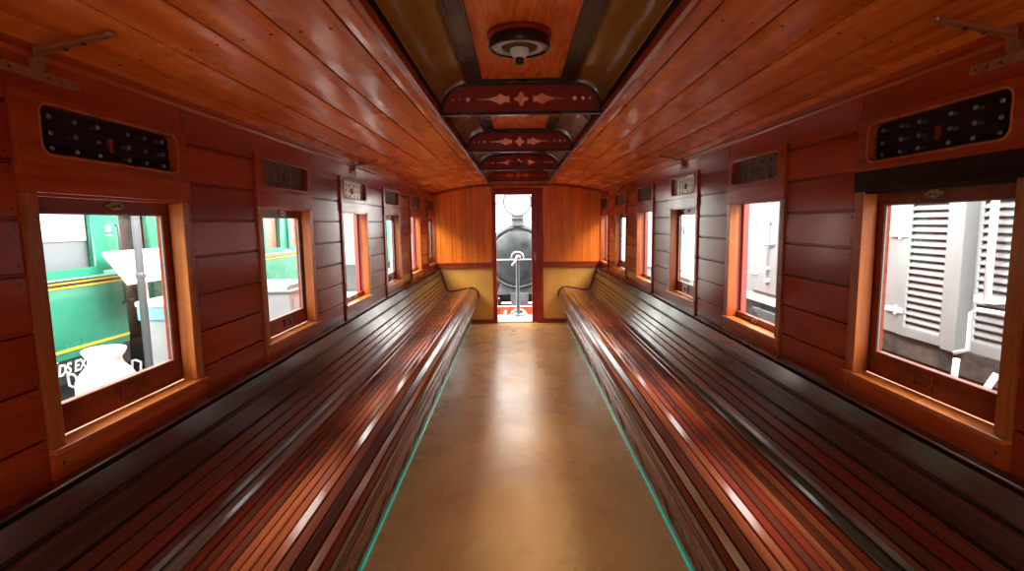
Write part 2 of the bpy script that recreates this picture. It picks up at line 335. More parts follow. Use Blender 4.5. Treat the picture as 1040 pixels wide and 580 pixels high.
# ------------------------------------------------------------------ ventilators above the windows
VL = {}
ordw = ['nearest', 'second', 'third', 'fourth', 'fifth', 'farthest']
for s in (-1, 1):
    for k in range(0, 6):
        a = ay(k); sd = side_name[s]
        pos = ['above the nearest %s window' % sd, 'above the second %s window' % sd, 'above the third %s window' % sd, 'above the fourth %s window' % sd, 'above the fifth %s window' % sd, 'above the last %s window by the end wall' % sd][k]
        if k == 0: lab = 'large ventilator panel of steel pegs on dark wood, ' + pos
        elif k == 2: lab = 'ventilator grille with a pale reflection in its colour, ' + pos
        else: lab = 'dark perforated ventilator grille, ' + pos
        r = thing('ventilator', lab, 'ventilator', (S(s, 1.24), a+.345, 1.69), 'ventilators above the windows')
        pm = lambda x, y, z, s=s: (S(s, 1.222+z), x, y)
        plate('frame_panel', [[(a+.002, 1.688), (a+.688, 1.688), (a+.688, 1.865), (a+.002, 1.865)], rrect(a+.074, a+.628, 1.718, 1.845, .028, 6)], .03, pm, M['wall_trim'], r, .002)
        m_ = MB(); lp = rrect(a+.068, a+.634, 1.712, 1.851, .034, 6)
        m_.tube([(S(s, 1.207), y, z) for y, z in rrect(a+.071, a+.631, 1.715, 1.848, .031, 6)], .0035, 6, closed=True); m_.build('bead', M['casing'], r)
        m_ = MB(); m_.box(S(s, 1.240), S(s, 1.2515), a+.05, a+.65, 1.70, 1.86); m_.build('backing', M['dark_board'] if k == 0 else M['black'], r)
        cols = [.112, .195, .279, .400, .478, .566]; rows = [1.735, 1.775, 1.817]
        if k == 0:
            for zz in rows:
                for cc in cols:
                    m_ = MB(); q = -1
                    m_.lathe([(.0055, 0), (.0055, -.012*1.6), (.0072, -.0195), (.0072, -.024), (.005, -.0265), (0, -.027)] if s > 0 else [(.0055, 0), (.0055, .0192), (.0072, .0195), (.0072, .024), (.005, .0265), (0, .027)], (S(s, 1.240), a+cc, zz), 'x', 12)
                    m_.build('peg', M['peg'], r)
            m_ = MB(); m_.box(S(s, 1.226), S(s, 1.2395), a+.337, a+.349, 1.752, 1.795); m_.build('slide_knob', M['sash'], r, .002)
            m_ = MB()
            for z in (1.756, 1.797): m_.box(S(s, 1.232), S(s, 1.2395), a+.076, a+.626, z-.004, z+.004)
            m_.build('slide_rail', M['dark_board'], r)
        else:
            holes = [rrect(a+cc-.012, a+cc+.012, zz-.011, zz+.011, .006, 3) for cc in cols for zz in rows]
            extra = [rrect(a+.337-.030, a+.337+.030, 1.775-.022, 1.775+.022, .004, 2)]
            plate('grille', [rrect(a+.07, a+.632, 1.714, 1.849, .03)]+holes+extra, .003, lambda x, y, z, s=s: (S(s, 1.231+z), x, y), M['plate_sheen'] if k == 2 else M['plate_dark'], r)
            m_ = MB(); m_.box(S(s, 1.236), S(s, 1.2395), a+.318, a+.356, 1.758, 1.792); m_.build('slide_knob', M['plate_dark'], r, .001)

# ------------------------------------------------------------------ lower ceiling (two arched sides) + clerestory
CC = .034
def cz(o):      # height of the arched lining at offset o from the clerestory middle
    t = max(0, (o-.428)/.82); return 2.096-.112*t**1.7
cu_ = [.428, .523, .700, .867, 1.020, 1.165, 1.268]
for s in (-1, 1):
    m_ = MB()
    for i in range(len(cu_)-1):
        o0, o1 = cu_[i]+.0044, cu_[i+1]-.0044; t = rt_(); n = 4; pr = []
        for j in range(n+1): o = o0+(o1-o0)*j/n; pr.append((CC+s*o, cz(o)+(.003 if j in (0, n) else 0)))
        pr += [(CC+s*o1, cz(o1)+.016), (CC+s*o0, cz(o0)+.016)]
        m_.prism(pr, 'y', Y0, ED, t, 0)
    pr = [(CC+s*o, cz(o)+.014) for o in (.428, .6, .8, 1.0, 1.15, 1.30)]; pr += [(CC+s*1.30, cz(1.30)+.05), (CC+s*1.0, cz(1.0)+.05), (CC+s*.428, 2.146)]
    m_.prism(pr, 'y', Y0, ED, .2, 1)
    for yn in (1.62, 3.1, 4.6, 6.1):   # nail heads
        for i in range(1, len(cu_)-1):
            for fr in (.25, .75):
                o = cu_[i]+(cu_[i+1]-cu_[i])*fr; m_.lathe([(0, -.002), (.0045, -.0015), (.005, .001)], (CC+s*o, yn+.01*R.random(), cz(o)), 'z', 8, mi=1)
    m_.build('ceiling_'+side_name[s], [M['ceiling'], M['groove']], bevel=0, kind='structure')
    # edge moulding of the clerestory well
    m_ = MB(); pr = [(.452, 2.080), (.437, 2.076), (.424, 2.082), (.420, 2.094), (.428, 2.104), (.424, 2.116), (.440, 2.116), (.452, 2.10)]
    m_.prism([(CC+s*a, b) for a, b in pr], 'y', Y0, ED); m_.build('trim_%d' % (3 if s < 0 else 4), M['wall_trim'], bevel=.001, kind='structure')
    m_ = MB(); m_.box(CC+s*.426, CC+s*.446, Y0, ED, 2.112, 2.15); m_.build('trim_%d' % (5 if s < 0 else 6), M['dark_board'], kind='structure')
    # olive cove lining
    m_ = MB(); pr = []
    for j in range(9): t = j/8*pi/2; pr.append((CC+s*(.282+.146*cos(t)), 2.140+.128*sin(t)))
    pr2 = pr+[(CC+s*.282, 2.275), (CC+s*.44, 2.275), (CC+s*.44, 2.14)]
    m_.prism(pr2, 'y', Y0, ED, smooth=True); m_.build('clerestory_lining_'+side_name[s], M['olive'], kind='structure')
    m_ = MB(); m_.box(CC+s*.203, CC+s*.286, Y0, ED, 2.254, 2.275); m_.box(CC+s*.214, CC+s*.222, Y0, ED, 2.249, 2.256); m_.box(CC+s*.268, CC+s*.276, Y0, ED, 2.249, 2.256)
    m_.build('trim_%d' % (7 if s < 0 else 8), M['beam'], bevel=.002, kind='structure')
m_ = MB(); m_.box(CC-.21, CC+.21, Y0, ED, 2.268, 2.28); m_.build('clerestory_panel', M['flame'], kind='structure')
m_ = MB(); m_.box(CX-1.345, CX+1.345, Y0, ED+.05, 2.281, 2.36); m_.box(CX-1.345, CX-.45, Y0, ED+.05, 2.15, 2.281); m_.box(CX+.48, CX+1.345, Y0, ED+.05, 2.15, 2.281); m_.build('roof', M['exterior'], kind='structure')
# fretwork arches
ARY = [1.45, 2.93, 4.42, 5.92, 7.52]
al = [None, 'nearest fretwork arch under the clerestory with orange showing through its holes', 'second fretwork arch from the camera under the clerestory', 'third fretwork arch from the camera, just before the far ceiling lamp', 'farthest and smallest looking fretwork arch close to the end wall']
for i, y in enumerate(ARY):
    if i == 0: continue
    r = thing('fretwork_arch', al[i], 'roof arch', (CC, y, 2.09), 'fretwork arches across the clerestory')
    zb, zt, hw = 2.092, 2.254, .424
    def outl(d):
        pts = [(-hw+d, zb+d), (hw-d, zb+d)]
        for j in range(11): t = pi/2*j/10; pts.append((hw-d-(.155-d)*(1-cos(t)), zb+.03+(zt-zb-.03-d)*sin(t)))
        for j in range(11): t = pi/2*(1-j/10); pts.append((-hw+d+(.155-d)*(1-cos(t)), zb+.03+(zt-zb-.03-d)*sin(t)))
        return pts
    zc = 2.172; holes = [[(.030*(1+.30*cos(4*t))*cos(t), zc+.030*(1+.30*cos(4*t))*sin(t)) for t in [2*pi*j/32 for j in range(32)]]]
    for q in (-1, 1):
        holes.append([(q*x, zc+z) for x, z in ((.062, .018), (.085, .016), (.112, .030), (.135, .016), (.170, .006), (.235, .002), (.235, -.002), (.170, -.006), (.135, -.016), (.112, -.030), (.085, -.016), (.062, -.018))])
        for x, rr in ((.283, .0115), (.326, .009), (.363, .0075)): holes.append(circ(q*x, zc-.001, rr, 12))
    pm = lambda x, z, t, y=y: (CC+x, y+t, z)
    plate('fretwork_board', [outl(.004)]+holes, .026, pm, M['fret'], r)
    plate('edge_rim', [outl(0), outl(.013)], .042, pm, M['beam'], r)
    m_ = MB(); m_.box(CC-.203, CC+.203, y-.036, y+.034, 2.2535, 2.268); m_.build('cross_board', M['beam'], r, .002)
# ceiling lamps
def lamp(x, y, lab, plate_m):
    r = thing('ceiling_lamp', lab, 'lamp', (x, y, 2.268), 'ceiling lamps')
    MB().lathe([(0, 0), (.128, 0), (.130, -.012), (.126, -.022), (0, -.022)], (x, y, 2.268), seg=40).build('wooden_rose', M['fret'], r)
    MB().lathe([(0, -.022), (.116, -.022), (.121, -.028), (.123, -.058), (.119, -.063), (.110, -.063), (.108, -.052), (0, -.052)], (x, y, 2.268), seg=48).build('rim', M['beam'], r)
    MB().lathe([(.109, -.0525), (.106, -.058), (.080, -.060), (.072, -.054)], (x, y, 2.268), seg=40).build('reflector_ring', plate_m, r)
    MB().lathe([(.072, -.0535), (.070, -.058), (.036, -.061), (.030, -.054)], (x, y, 2.268), seg=40).build('inner_ring', M['plate_dark'], r)
    h = MB().lathe([(.030, -.053), (.038, -.064), (.037, -.078), (.028, -.090), (.018, -.095), (0, -.095)], (x, y, 2.268), seg=28).build('lamp_holder', M['white'], r)
    MB().lathe([(.016, -.094), (.0165, -.118), (.013, -.121), (0, -.121)], (x, y, 2.268), seg=20).build('socket', M['black'], h)
lamp(.021, 2.22, 'round black rimmed ceiling lamp with white holder, nearest the camera', noisy('tarnished_ring', (.36, .37, .38), (.55, .57, .58), (18, 18, 18), (.25, .4), metal=.4))
lamp(.028, 6.72, 'small looking round ceiling lamp between the two farthest arches', M['white'])
# strap brackets where cornice meets wall
bl = {(-1, 0): 'brown iron T bracket high on the left wall nearest the camera', (-1, 1): 'iron strap bracket above the third left window', (-1, 2): 'small iron strap bracket high above the fifth left window',
      (1, 0): 'brown iron T bracket in the upper right corner above the nearest vent', (1, 1): 'iron strap bracket above the third right window', (1, 2): 'small iron strap bracket high above the fifth right window'}
for s in (-1, 1):
    for i, y in enumerate((1.41, 4.10, 6.76)):
        r = thing('strap_bracket', bl[(s, i)], 'bracket', (S(s, 1.219), y, 1.92), 'iron strap brackets at the cornice')
        hw = .14 if i == 0 else .075
        pm = lambda u, v, t, s=s: (S(s, 1.2155+t), u, v)
        plate('wall_strap', [rrect(y-hw, y+hw, 1.905, 1.928, .011)]+[circ(y+q*hw, 1.9165, .0062, 10) for q in (-.85, -.5, .3, .58, .86)], .006, pm, M['iron'], r, .001)
        m_ = MB(); m_.box(S(s, 1.2185), S(s, 1.203), y-.012, y+.012, 1.926, 1.954); m_.box(S(s, 1.203), S(s, 1.195), y-.012, y+.012, 1.93, 1.992); m_.build('riser', M['iron'], r, .001)
        m_ = MB(); e = 1.05 if i == 0 else 1.09; ye = y+(.015 if i == 0 else .06)
        z0, z1 = 1.975, cz(e)-.007
        m_.add([(S(s, 1.198), y-.013, z0-.010), (S(s, 1.198), y+.013, z0-.010), (S(s, e), ye+.009, z1-.010), (S(s, e), ye-.009, z1-.010), (S(s, 1.198), y-.013, z0+.002), (S(s, 1.198), y+.013, z0+.002), (S(s, e), ye+.009, z1), (S(s, e), ye-.009, z1)],
               [(0,3,2,1),(4,5,6,7),(0,1,5,4),(1,2,6,5),(2,3,7,6),(3,0,4,7)])
        m_.lathe([(0, -.012), (.011, -.012), (.013, -.009), (.013, 0), (0, 0)], (S(s, e), ye, z1+.001), 'z', 14); m_.build('ceiling_arm', M['iron'], r, .001)
        for q in (.25, .55, .9):
            m_ = MB(); x = S(s, 1.198+(e-1.198)*q); m_.lathe([(0, -.0035), (.004, -.003), (.0055, 0), (.0055, .002)], (x, y+(ye-y)*q, z0-.010+(z1-z0)*q), 'z', 10); m_.build('screw', M['nail'] if q < .9 else M['peg'], r)

# ------------------------------------------------------------------ end wall with doorway
DL, DR = -.305, .306
m_ = MB()
m_.box(CX-1.345, DL-.03, ED+.012, ED+.05, -.08, 2.12, .3, 1); m_.box(DR+.03, CX+1.345, ED+.012, ED+.05, -.08, 2.12, .3, 1); m_.box(CX-1.345, CX+1.345, ED+.012, ED+.05, 1.96, 2.28, .3, 1)
m_.box(CC-.43, CC+.43, ED-.004, ED+.02, 2.03, 2.275, .5)
xs = [-1.262, -1.146, -.972, -.820, -.664, -.497, -.366]
for (a, b) in zip(xs[:-1], xs[1:]): m_.box(a+.0015, b-.0015, ED-.008, ED+.012, .93, 2.10, rt_())
xs = [.394, .503, .669, .828, .984, 1.142, 1.300]
for (a, b) in zip(xs[:-1], xs[1:]): m_.box(a+.0015, b-.0015, ED-.008, ED+.012, .93, 2.10, rt_())
m_.build('wall_front', [M['end'], M['groove']], bevel=.003, kind='structure')
m_ = MB()
for a, b in ((CX-1.28, -.366), (.394, CX+1.28)): m_.box(a, b, ED-.006, ED+.012, .03, .86)
m_.build('wall_front_lower_lining', M['tan'], kind='structure')
m_ = MB()
for a, b in ((CX-1.25, -.366), (.394, CX+1.25)): m_.box(a, b, ED-.032, ED-.004, .852, .930); m_.box(a, b, ED-.038, ED-.004, .920, .932); 
m_.build('trim_9', M['end_rail'], bevel=.004, kind='structure')
m_ = MB()
for a, b in ((CX-.74, -.366), (.394, CX+.74)): m_.box(a, b, ED-.024, ED-.006, 0, .065)
m_.build('baseboard_front', M['end_rail'], bevel=.003, kind='structure')
m_ = MB(); pr = [(CC+o, cz(abs(o))-.002) for o in (-1.268, -1.1, -.9, -.7, -.5, -.43)]; pr += [(x, z-.03) for x, z in pr[::-1]]; m_.prism(pr, 'y', ED-.03, ED-.009)
pr = [(2*CC-x, z) for x, z in pr]; m_.prism(pr, 'y', ED-.03, ED-.009); m_.box(CC-.43, CC+.43, ED-.034, ED-.005, 2.062, 2.094); m_.build('trim_10', M['end_rail'], bevel=.002, kind='structure')
r = thing('door_1', None, None, (.0, ED, 0), kind='structure')
m_ = MB(); m_.box(-.366, DL, ED-.034, ED+.06, 0, 1.945); m_.box(DR, .394, ED-.034, ED+.06, 0, 1.945); m_.box(-.366, .394, ED-.034, ED+.06, 1.938, 2.022); m_.box(-.345, -.325, ED-.040, ED-.03, 0, 1.94); m_.box(.345, .362, ED-.040, ED-.03, 0, 1.94)
m_.build('door_frame', M['door_wood'], r, .003)
lf = MB().box(.222, .32, ED+.012, ED+.045, .004, 1.938, .9); lf.box(.225, .238, ED+.006, ED+.013, .01, 1.93, .1)
lf = lf.build('door_leaf', M['door_wood'], r, .003)
m_ = MB(); m_.lathe([(0, -.006), (.018, -.005), (.020, 0)], (.277, ED+.012, 1.01), 'y', 20); m_.tube([(.277, ED+.004, 1.01), (.277, ED-.028, 1.01), (.277, ED-.034, 1.0), (.277, ED-.034, .955)], [.007, .006, .008, .010], 10); m_.box(.262, .292, ED+.004, ED+.013, .955, 1.075)
m_.build('door_handle', M['brass'], lf, .001)
m_ = MB(); m_.lathe([(0, -.004), (.008, -.003), (.010, 0)], (.272, ED+.011, 1.88), 'y', 12); m_.build('door_bolt', M['brass'], lf)
m_ = MB(); m_.box(DL, DR, ED-.01, ED+.06, -.002, .012); m_.build('threshold', M['brass'], r, .002)
m_ = MB()
for x in (-.845, -.64, -.44):
    for z in (1.313, 1.008):
        for dx in (-.012, .012): m_.lathe([(0, -.0105), (.005, -.010), (.006, -.008)], (x+dx, ED, z), 'y', 10)
m_.build('screw_plugs', M['brass'], kind='structure')
# rear of the carriage behind the camera, with an unseen doorway gap added to let fill light in
m_ = MB(); m_.box(CX-1.28, CX-.45, Y0, Y0+.05, 0, 2.1); m_.box(CX+.45, CX+1.28, Y0, Y0+.05, 0, 2.1); m_.box(CX-.45, CX-.19, Y0, Y0+.05, 0, 2.27); m_.box(CX+.19, CX+.45, Y0, Y0+.05, 0, 2.27); m_.box(CX-.19, CX+.19, Y0, Y0+.05, 1.94, 2.27); m_.build('wall_back', M['end'], kind='structure')

# ------------------------------------------------------------------ benches
PROF = [(1.190, .860), (1.160, .765), (1.125, .655), (1.092, .560), (1.078, .530), (1.058, .512), (1.030, .505), (.980, .506), (.900, .520), (.820, .537), (.750, .549), (.705, .551), (.672, .544), (.645, .526), (.624, .500), (.612, .470), (.606, .435), (.606, .400)]
def arcs(P):
    L = [0]
    for a, b in zip(P[:-1], P[1:]): L.append(L[-1]+math.dist(a, b))
    return L
LA = arcs(PROF)
def at(t):
    t = max(0, min(LA[-1]-1e-6, t))
    for i in range(len(LA)-1):
        if LA[i+1] >= t: q = (t-LA[i])/(LA[i+1]-LA[i]); a, b = PROF[i], PROF[i+1]; return (a[0]+(b[0]-a[0])*q, a[1]+(b[1]-a[1])*q)
def nrm(t):
    a, b = at(t-.012), at(t+.012); dx, dz = b[0]-a[0], b[1]-a[1]; l = math.hypot(dx, dz); return (-dz/l, dx/l)   # into the bench
widths = [.084, .086, .043, .043, .043, .043, .040] + [.0385]*10 + [.034, .032, .030, .030]
sc_ = LA[-1]/sum(widths); widths = [w*sc_ for w in widths]
COLR = {-1: ['dark', 'dark', 'brown', 'brown', 'red', 'brown', 'grey', 'red', 'brown', 'red', 'brown', 'rust', 'orange', 'orange', 'rust', 'brown', 'brown', 'orange', 'red', 'dark', 'brown'],
        1: ['dark', 'dark', 'brown', 'red', 'brown', 'brown', 'olive', 'red', 'rust', 'brown', 'rust', 'red', 'brown', 'rust', 'brown', 'rust', 'brown', 'orange', 'red', 'dark', 'brown']}
for s in (-1, 1):
    r = thing('slatted_bench', 'long slatted wooden bench with curved back running along the %s wall' % side_name[s], 'bench', (S(s, .9), 3.5, 0), 'long benches along both walls')
    names = list(SL); mats = [SL[n] for n in names]; t = 0; parts = {'backrest': MB(), 'seat': MB(), 'seat_nose': MB()}
    for i, w_ in enumerate(widths):
        g_ = .0045 if i > 1 else .007; t0, t1 = t+g_/2, t+w_-g_/2; n = 4; outp = []; inn = []
        for j in range(n+1):
            tt = t0+(t1-t0)*(0, .09, .5, .91, 1)[j]; p = at(tt); nn = nrm(tt); d = .003 if j in (0, n) else 0
            if i < 2: d = .006 if j in (0, n) else -.001
            outp.append((p[0]+nn[0]*d, p[1]+nn[1]*d)); inn.append((p[0]+nn[0]*.018, p[1]+nn[1]*.018))
        poly = [(S(s, a), b) for a, b in outp+inn[::-1]]
        part = 'backrest' if i < 7 else ('seat' if i < 17 else 'seat_nose')
        # board joints along the length: boards change pigment where they butt
        cuts = [Y0+.06]; 
        if 1 < i < 17:
            y = R.uniform(.2, 4.5)
            while y < ED-.8: cuts.append(y); y += R.uniform(3.2, 6.0)
        cuts.append(ED-.022)
        for q, (ya, yb) in enumerate(zip(cuts[:-1], cuts[1:])):
            cn = COLR[s][i]
            if q and 6 < i < 17: cn = R.choice({'dark': ['dark', 'brown'], 'brown': ['brown', 'rust', 'dark'], 'rust': ['rust', 'red', 'orange'], 'red': ['red', 'rust', 'brown'], 'orange': ['orange', 'rust'], 'grey': ['brown', 'grey'], 'olive': ['olive', 'brown']}[cn])
            parts[part].prism(poly, 'y', ya, yb-.001, R.random(), names.index(cn), False)
        t += w_
    for n_, mb in parts.items():
        o = mb.build(n_, mats, r)
        for p in o.data.polygons:
            if abs(p.normal.y) > .9: p.use_smooth = False
    # supporting board under the slats keeps the gaps dark
    tt = [LA[-1]*j/40 for j in range(41)]; a_ = []; b_ = []
    for q in tt: p = at(q); nn = nrm(q); a_.append((p[0]+nn[0]*.0185, p[1]+nn[1]*.0185)); b_.append((p[0]+nn[0]*.030, p[1]+nn[1]*.030))
    m_ = MB()
    for j in range(40): m_.prism([(S(s, x), z) for x, z in (a_[j], a_[j+1], b_[j+1], b_[j])], 'y', Y0+.06, ED-.022)
    m_.build('support_frame', M['black'], r)
    # end board with the S curve
    for nm, ya, yb in (('end_board', ED-.021, ED-.009),):
        m_ = MB(); up_ = []; dn = []
        for q in tt: p = at(q); nn = nrm(q); up_.append((p[0]-nn[0]*.012, p[1]-nn[1]*.012)); dn.append((p[0]+nn[0]*.022, p[1]+nn[1]*.022))
        for j in range(40): m_.prism([(S(s, x), z) for x, z in (up_[j], up_[j+1], dn[j+1], dn[j])], 'y', ED-.033, ED-.008)
        m_.build(nm, M['bench_edge'], r)
    m_ = MB(); m_.prism([(S(s, a), b) for a, b in ((.606, .398), (.600, .392), (.600, .350), (.612, .338), (.640, .338), (.640, .398))], 'y', Y0+.06, ED-.015); m_.build('apron_rail', M['bench_front'], r, .003)
    m_ = MB()
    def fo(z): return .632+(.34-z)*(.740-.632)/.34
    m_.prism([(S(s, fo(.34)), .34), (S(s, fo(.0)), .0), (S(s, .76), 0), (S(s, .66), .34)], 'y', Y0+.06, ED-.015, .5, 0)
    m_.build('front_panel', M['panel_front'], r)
    m_ = MB(); y = -.9
    while y < ED-.1:
        m_.prism([(S(s, fo(.337)-.008), .337), (S(s, fo(.08)-.008), .08), (S(s, fo(.08)+.004), .08), (S(s, fo(.337)+.004), .337)], 'y', y, y+.07, R.random()); y += .56
    m_.prism([(S(s, fo(.08)-.008), .08), (S(s, fo(.004)-.008), .004), (S(s, fo(.004)+.004), .004), (S(s, fo(.08)+.004), .08)], 'y', Y0+.06, ED-.015)
    m_.build('front_batten', M['bench_front'], r, .002)
    # thin capping along the top of the back
    m_ = MB(); m_.prism([(S(s, 1.198), .857), (S(s, 1.186), .864), (S(s, 1.192), .868), (S(s, 1.2155), .862), (S(s, 1.2155), .852)], 'y', Y0+.06, ED-.035); m_.build('back_capping', M['bench_edge'], r, .001)
    o = MB().box(S(s, .7285), S(s, .7190), Y0+.1, ED-.04, 0, .011).build('teal_strip', M['teal'], None, .002)  # thin teal strip with a faint glow
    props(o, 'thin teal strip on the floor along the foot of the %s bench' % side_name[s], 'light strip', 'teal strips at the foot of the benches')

# ------------------------------------------------------------------ green coach outside on the left
def coach(name, label, y0, y1, wins, panes, recess=None):
    X = -3.0
    r = thing(name, label, 'railway coach', (X-.9, (y0+y1)/2, -.05), 'green coaches outside the left windows')
    z0, z1 = .56, 2.25
    # side panel as one plate with window holes
    holes = [[(a, 1.228), (b, 1.228), (b, 2.02), (a, 2.02)] for a, b in wins]
    plate('side_panel', [[(y0, .66), (y1, .66), (y1, z1), (y0, z1)]]+holes, .05, lambda u, v, t: (X-.025+t, u, v), M['green'], r)
    m_ = MB(); m_.box(X-1.9, X-.06, y0+.02, y1-.02, -.02, .60); m_.build('underframe', M['coachblack'], r)
    m_ = MB(); m_.box(X-1.9, X-.35, y0+.02, y1-.06, .60, 2.25); m_.build('interior', M['brownpane'], r)
    m_ = MB(); m_.box(X-.05, X-.002, y0+.01, y1-.01, .50, .662); m_.build('sole_bar', M['coachblack'], r)
    m_ = MB(); m_.prism([(X+.06, 2.24), (X-.1, 2.42), (X-.5, 2.56), (X-1.4, 2.56), (X-1.9, 2.40), (X-2.0, 2.24)], 'y', y0, y1); m_.build('roof', M['steel'], r)
    m_ = MB(); m_.box(X, X+.022, y0, y1, 1.185, 1.222); m_.build('waist_moulding', M['mint'], r, .003)
    m_ = MB()
    for z, h in ((1.166, .012), (1.136, .012), (.718, .018)): m_.box(X, X+.004, y0, y1, z-h/2, z+h/2)
    m_.build('yellow_line', M['yellow'], r); m_ = MB(); m_.box(X, X+.003, y0, y1, 1.142, 1.160); m_.build('black_line', M['coachblack'], r)
    for (a, b) in wins:
        fr = plate('window_frame', [[(a-.035, 1.20), (b+.035, 1.20), (b+.035, 2.05), (a-.035, 2.05)], [(a+.02, 1.255), (b-.02, 1.255), (b-.02, 2.0), (a+.02, 2.0)]], .03, lambda u, v, t: (X+.012+t, u, v), M['green2'], r)
        m_ = MB(); m_.box(X-.05, X-.045, a, b, 1.22, 2.03); m_.build('pane', M[panes], fr)
        if panes == 'greypane': m_ = MB(); m_.box(X-.044, X-.038, a+.005, b-.005, 1.44, 2.02); m_.build('blind', M['blind'], fr)
    return r
c1 = coach('green_coach', 'green railway coach with white window blind and yellow lining outside nearest left window', -2.5, 4.03, [(.9, 1.35), (1.55, 2.0), (2.2, 2.65), (3.05, 3.765)], 'greypane')
X = -3.0
pl3 = lambda u, v, t: (X+.003+t, u, v)
text('ADS EX', .105, lambda x, y, z: (X+.004+z, 3.30+x*.82, .565+y), M['whiteink'], 'lettering', c1, shear=.25, bold=.002)
text('IL', .055, lambda x, y, z: (X+.004+z, 3.33+x, .655+y*.9), M['whiteink'], 'lettering', c1)
m_ = MB(); m_.tube([(X+.03, 3.955, 1.55), (X+.05, 3.955, 1.53), (X+.05, 3.955, .98), (X+.03, 3.955, .96)], .008, 8); m_.tube([(X+.05, 3.955, .98), (X+.05, 4.03, .985)], .006, 8); m_.build('grab_rail', M['coachblack'], c1)
m_ = MB()
for q in range(3): m_.box(X, X+.002, 3.885, 3.955-.01*q, 1.47+.03*q, 1.476+.03*q)
m_.lathe([(0, .003), (.028, .003), (.028, 0)], (X, 3.92, 1.52), 'x', 20); m_.build('crest', M['mint'], c1)
# recessed vestibule with poster
c1b = MB(); c1b.box(X-.35, X-.30, 4.00, 4.34, .5, 2.25); c1b.build('vestibule_wall', M['brownpane'], c1)
c2 = coach('green_coach', 'green railway coach with brown paned windows seen through the second left window', 4.36, 9.0, [(6.33-.68*2, 6.33-.68*2+.44), (6.33-.68, 6.33-.68+.44), (6.33, 6.77), (7.01, 7.45), (7.69, 8.13), (8.37, 8.8)], 'brownpane')
c3 = coach('green_coach', 'distant green railway coach glimpsed through the fourth left window', 12.6, 17.0, [(13.2, 13.7), (14.0, 14.5), (14.8, 15.3), (15.6, 16.1)], 'greypane')
p = MB(); p.box(X-.294, X-.29, 4.40-.30+.02, 4.40-.30+.17, 1.30, 1.62); o = p.build('poster', M['poster']); props(o, 'cream paper notice fixed on the dark vestibule of the green coach', 'poster')
# milk can
def milk_can():
    x, y, z, k = -2.2, 2.76, .485, .74
    r = thing('milk_can', 'white milk can with side handles and flared lid beside green coach', 'milk can', (x, y, z))
    q = lambda P: [(a*k, h*k) for a, h in P]
    MB().lathe(q([(0, 0), (.175, 0), (.186, .01), (.186, .30), (.18, .33), (.15, .385), (.112, .43), (.103, .455), (.103, .50)]), (x, y, z), seg=40).build('body', M['white'], r)
    MB().lathe(q([(.104, .488), (.118, .50), (.132, .525), (.134, .54), (.126, .548), (.11, .543), (.10, .535), (0, .53)]), (x, y, z), seg=40).build('lid', M['white'], r)
    for a in (-2.0, 1.15):
        d = Vector((cos(a), sin(a), 0))*k; c = Vector((x, y, z)); t = Vector((-sin(a), cos(a), 0))*k; V = lambda h: Vector((0, 0, h*k))
        MB().tube([c+d*.17+t*.05+V(.30), c+d*.205+t*.055+V(.325), c+d*.21+t*.052+V(.40), c+d*.205+V(.412), c+d*.21-t*.052+V(.40), c+d*.205-t*.055+V(.325), c+d*.17-t*.05+V(.30)], .006, 8).build('handle', M['greybox'], r)
milk_can()
r = thing('display_table', 'low white table under the milk can by nearest left window', 'table', (-2.0, 2.4, -.05))
MB().box(-2.42, -1.62, 1.75, 3.05, .445, .485).build('tabletop', M['white'], r, .005)
for x in (-2.37, -1.67):
    for y in (1.8, 3.0): MB().box(x-.025, x+.025, y-.025, y+.025, -.05, .445).build('leg', M['white'], r, .003)
r = thing('grey_post', 'round grey steel post standing between the nearest left window and green coach', 'post', (-2.45, 3.44, -.05))
MB().tube([(-2.45, 3.44, -.05), (-2.45, 3.44, 2.9)], .024, 16).build('pole', M['steel'], r)
MB().lathe([(.035, .0), (.085, .0), (.085, .012), (.036, .02)], (-2.45, 3.44, -.05), seg=20).build('base_flange', M['steel'], r)
MB().lathe([(.025, 0), (.030, .005), (.030, .03), (.025, .035)], (-2.45, 3.44, 1.2), seg=20).build('collar', M['steel'], r)
# reading stand
r = thing('lectern_sign', 'tilted blank white information board on two white legs behind the grey post', 'information board', (-2.83, 3.98, -.05))
m_ = MB(); a_, b_ = (-2.90, 1.36), (-2.72, 1.135)
m_.add([(a_[0], 3.72, a_[1]), (a_[0], 4.62, a_[1]), (b_[0], 4.58, b_[1]), (b_[0], 3.70, b_[1]), (a_[0]-.015, 3.72, a_[1]-.012), (a_[0]-.015, 4.62, a_[1]-.012), (b_[0]-.015, 4.58, b_[1]-.012), (b_[0]-.015, 3.70, b_[1]-.012)], [(0,1,2,3),(7,6,5,4),(0,4,5,1),(1,5,6,2),(2,6,7,3),(3,7,4,0)])
m_.build('sign_panel', M['white'], r)
for y in (3.98, 4.42): MB().box(-2.83, -2.80, y-.018, y+.018, -.05, 1.23).build('leg', M['white'], r, .002)
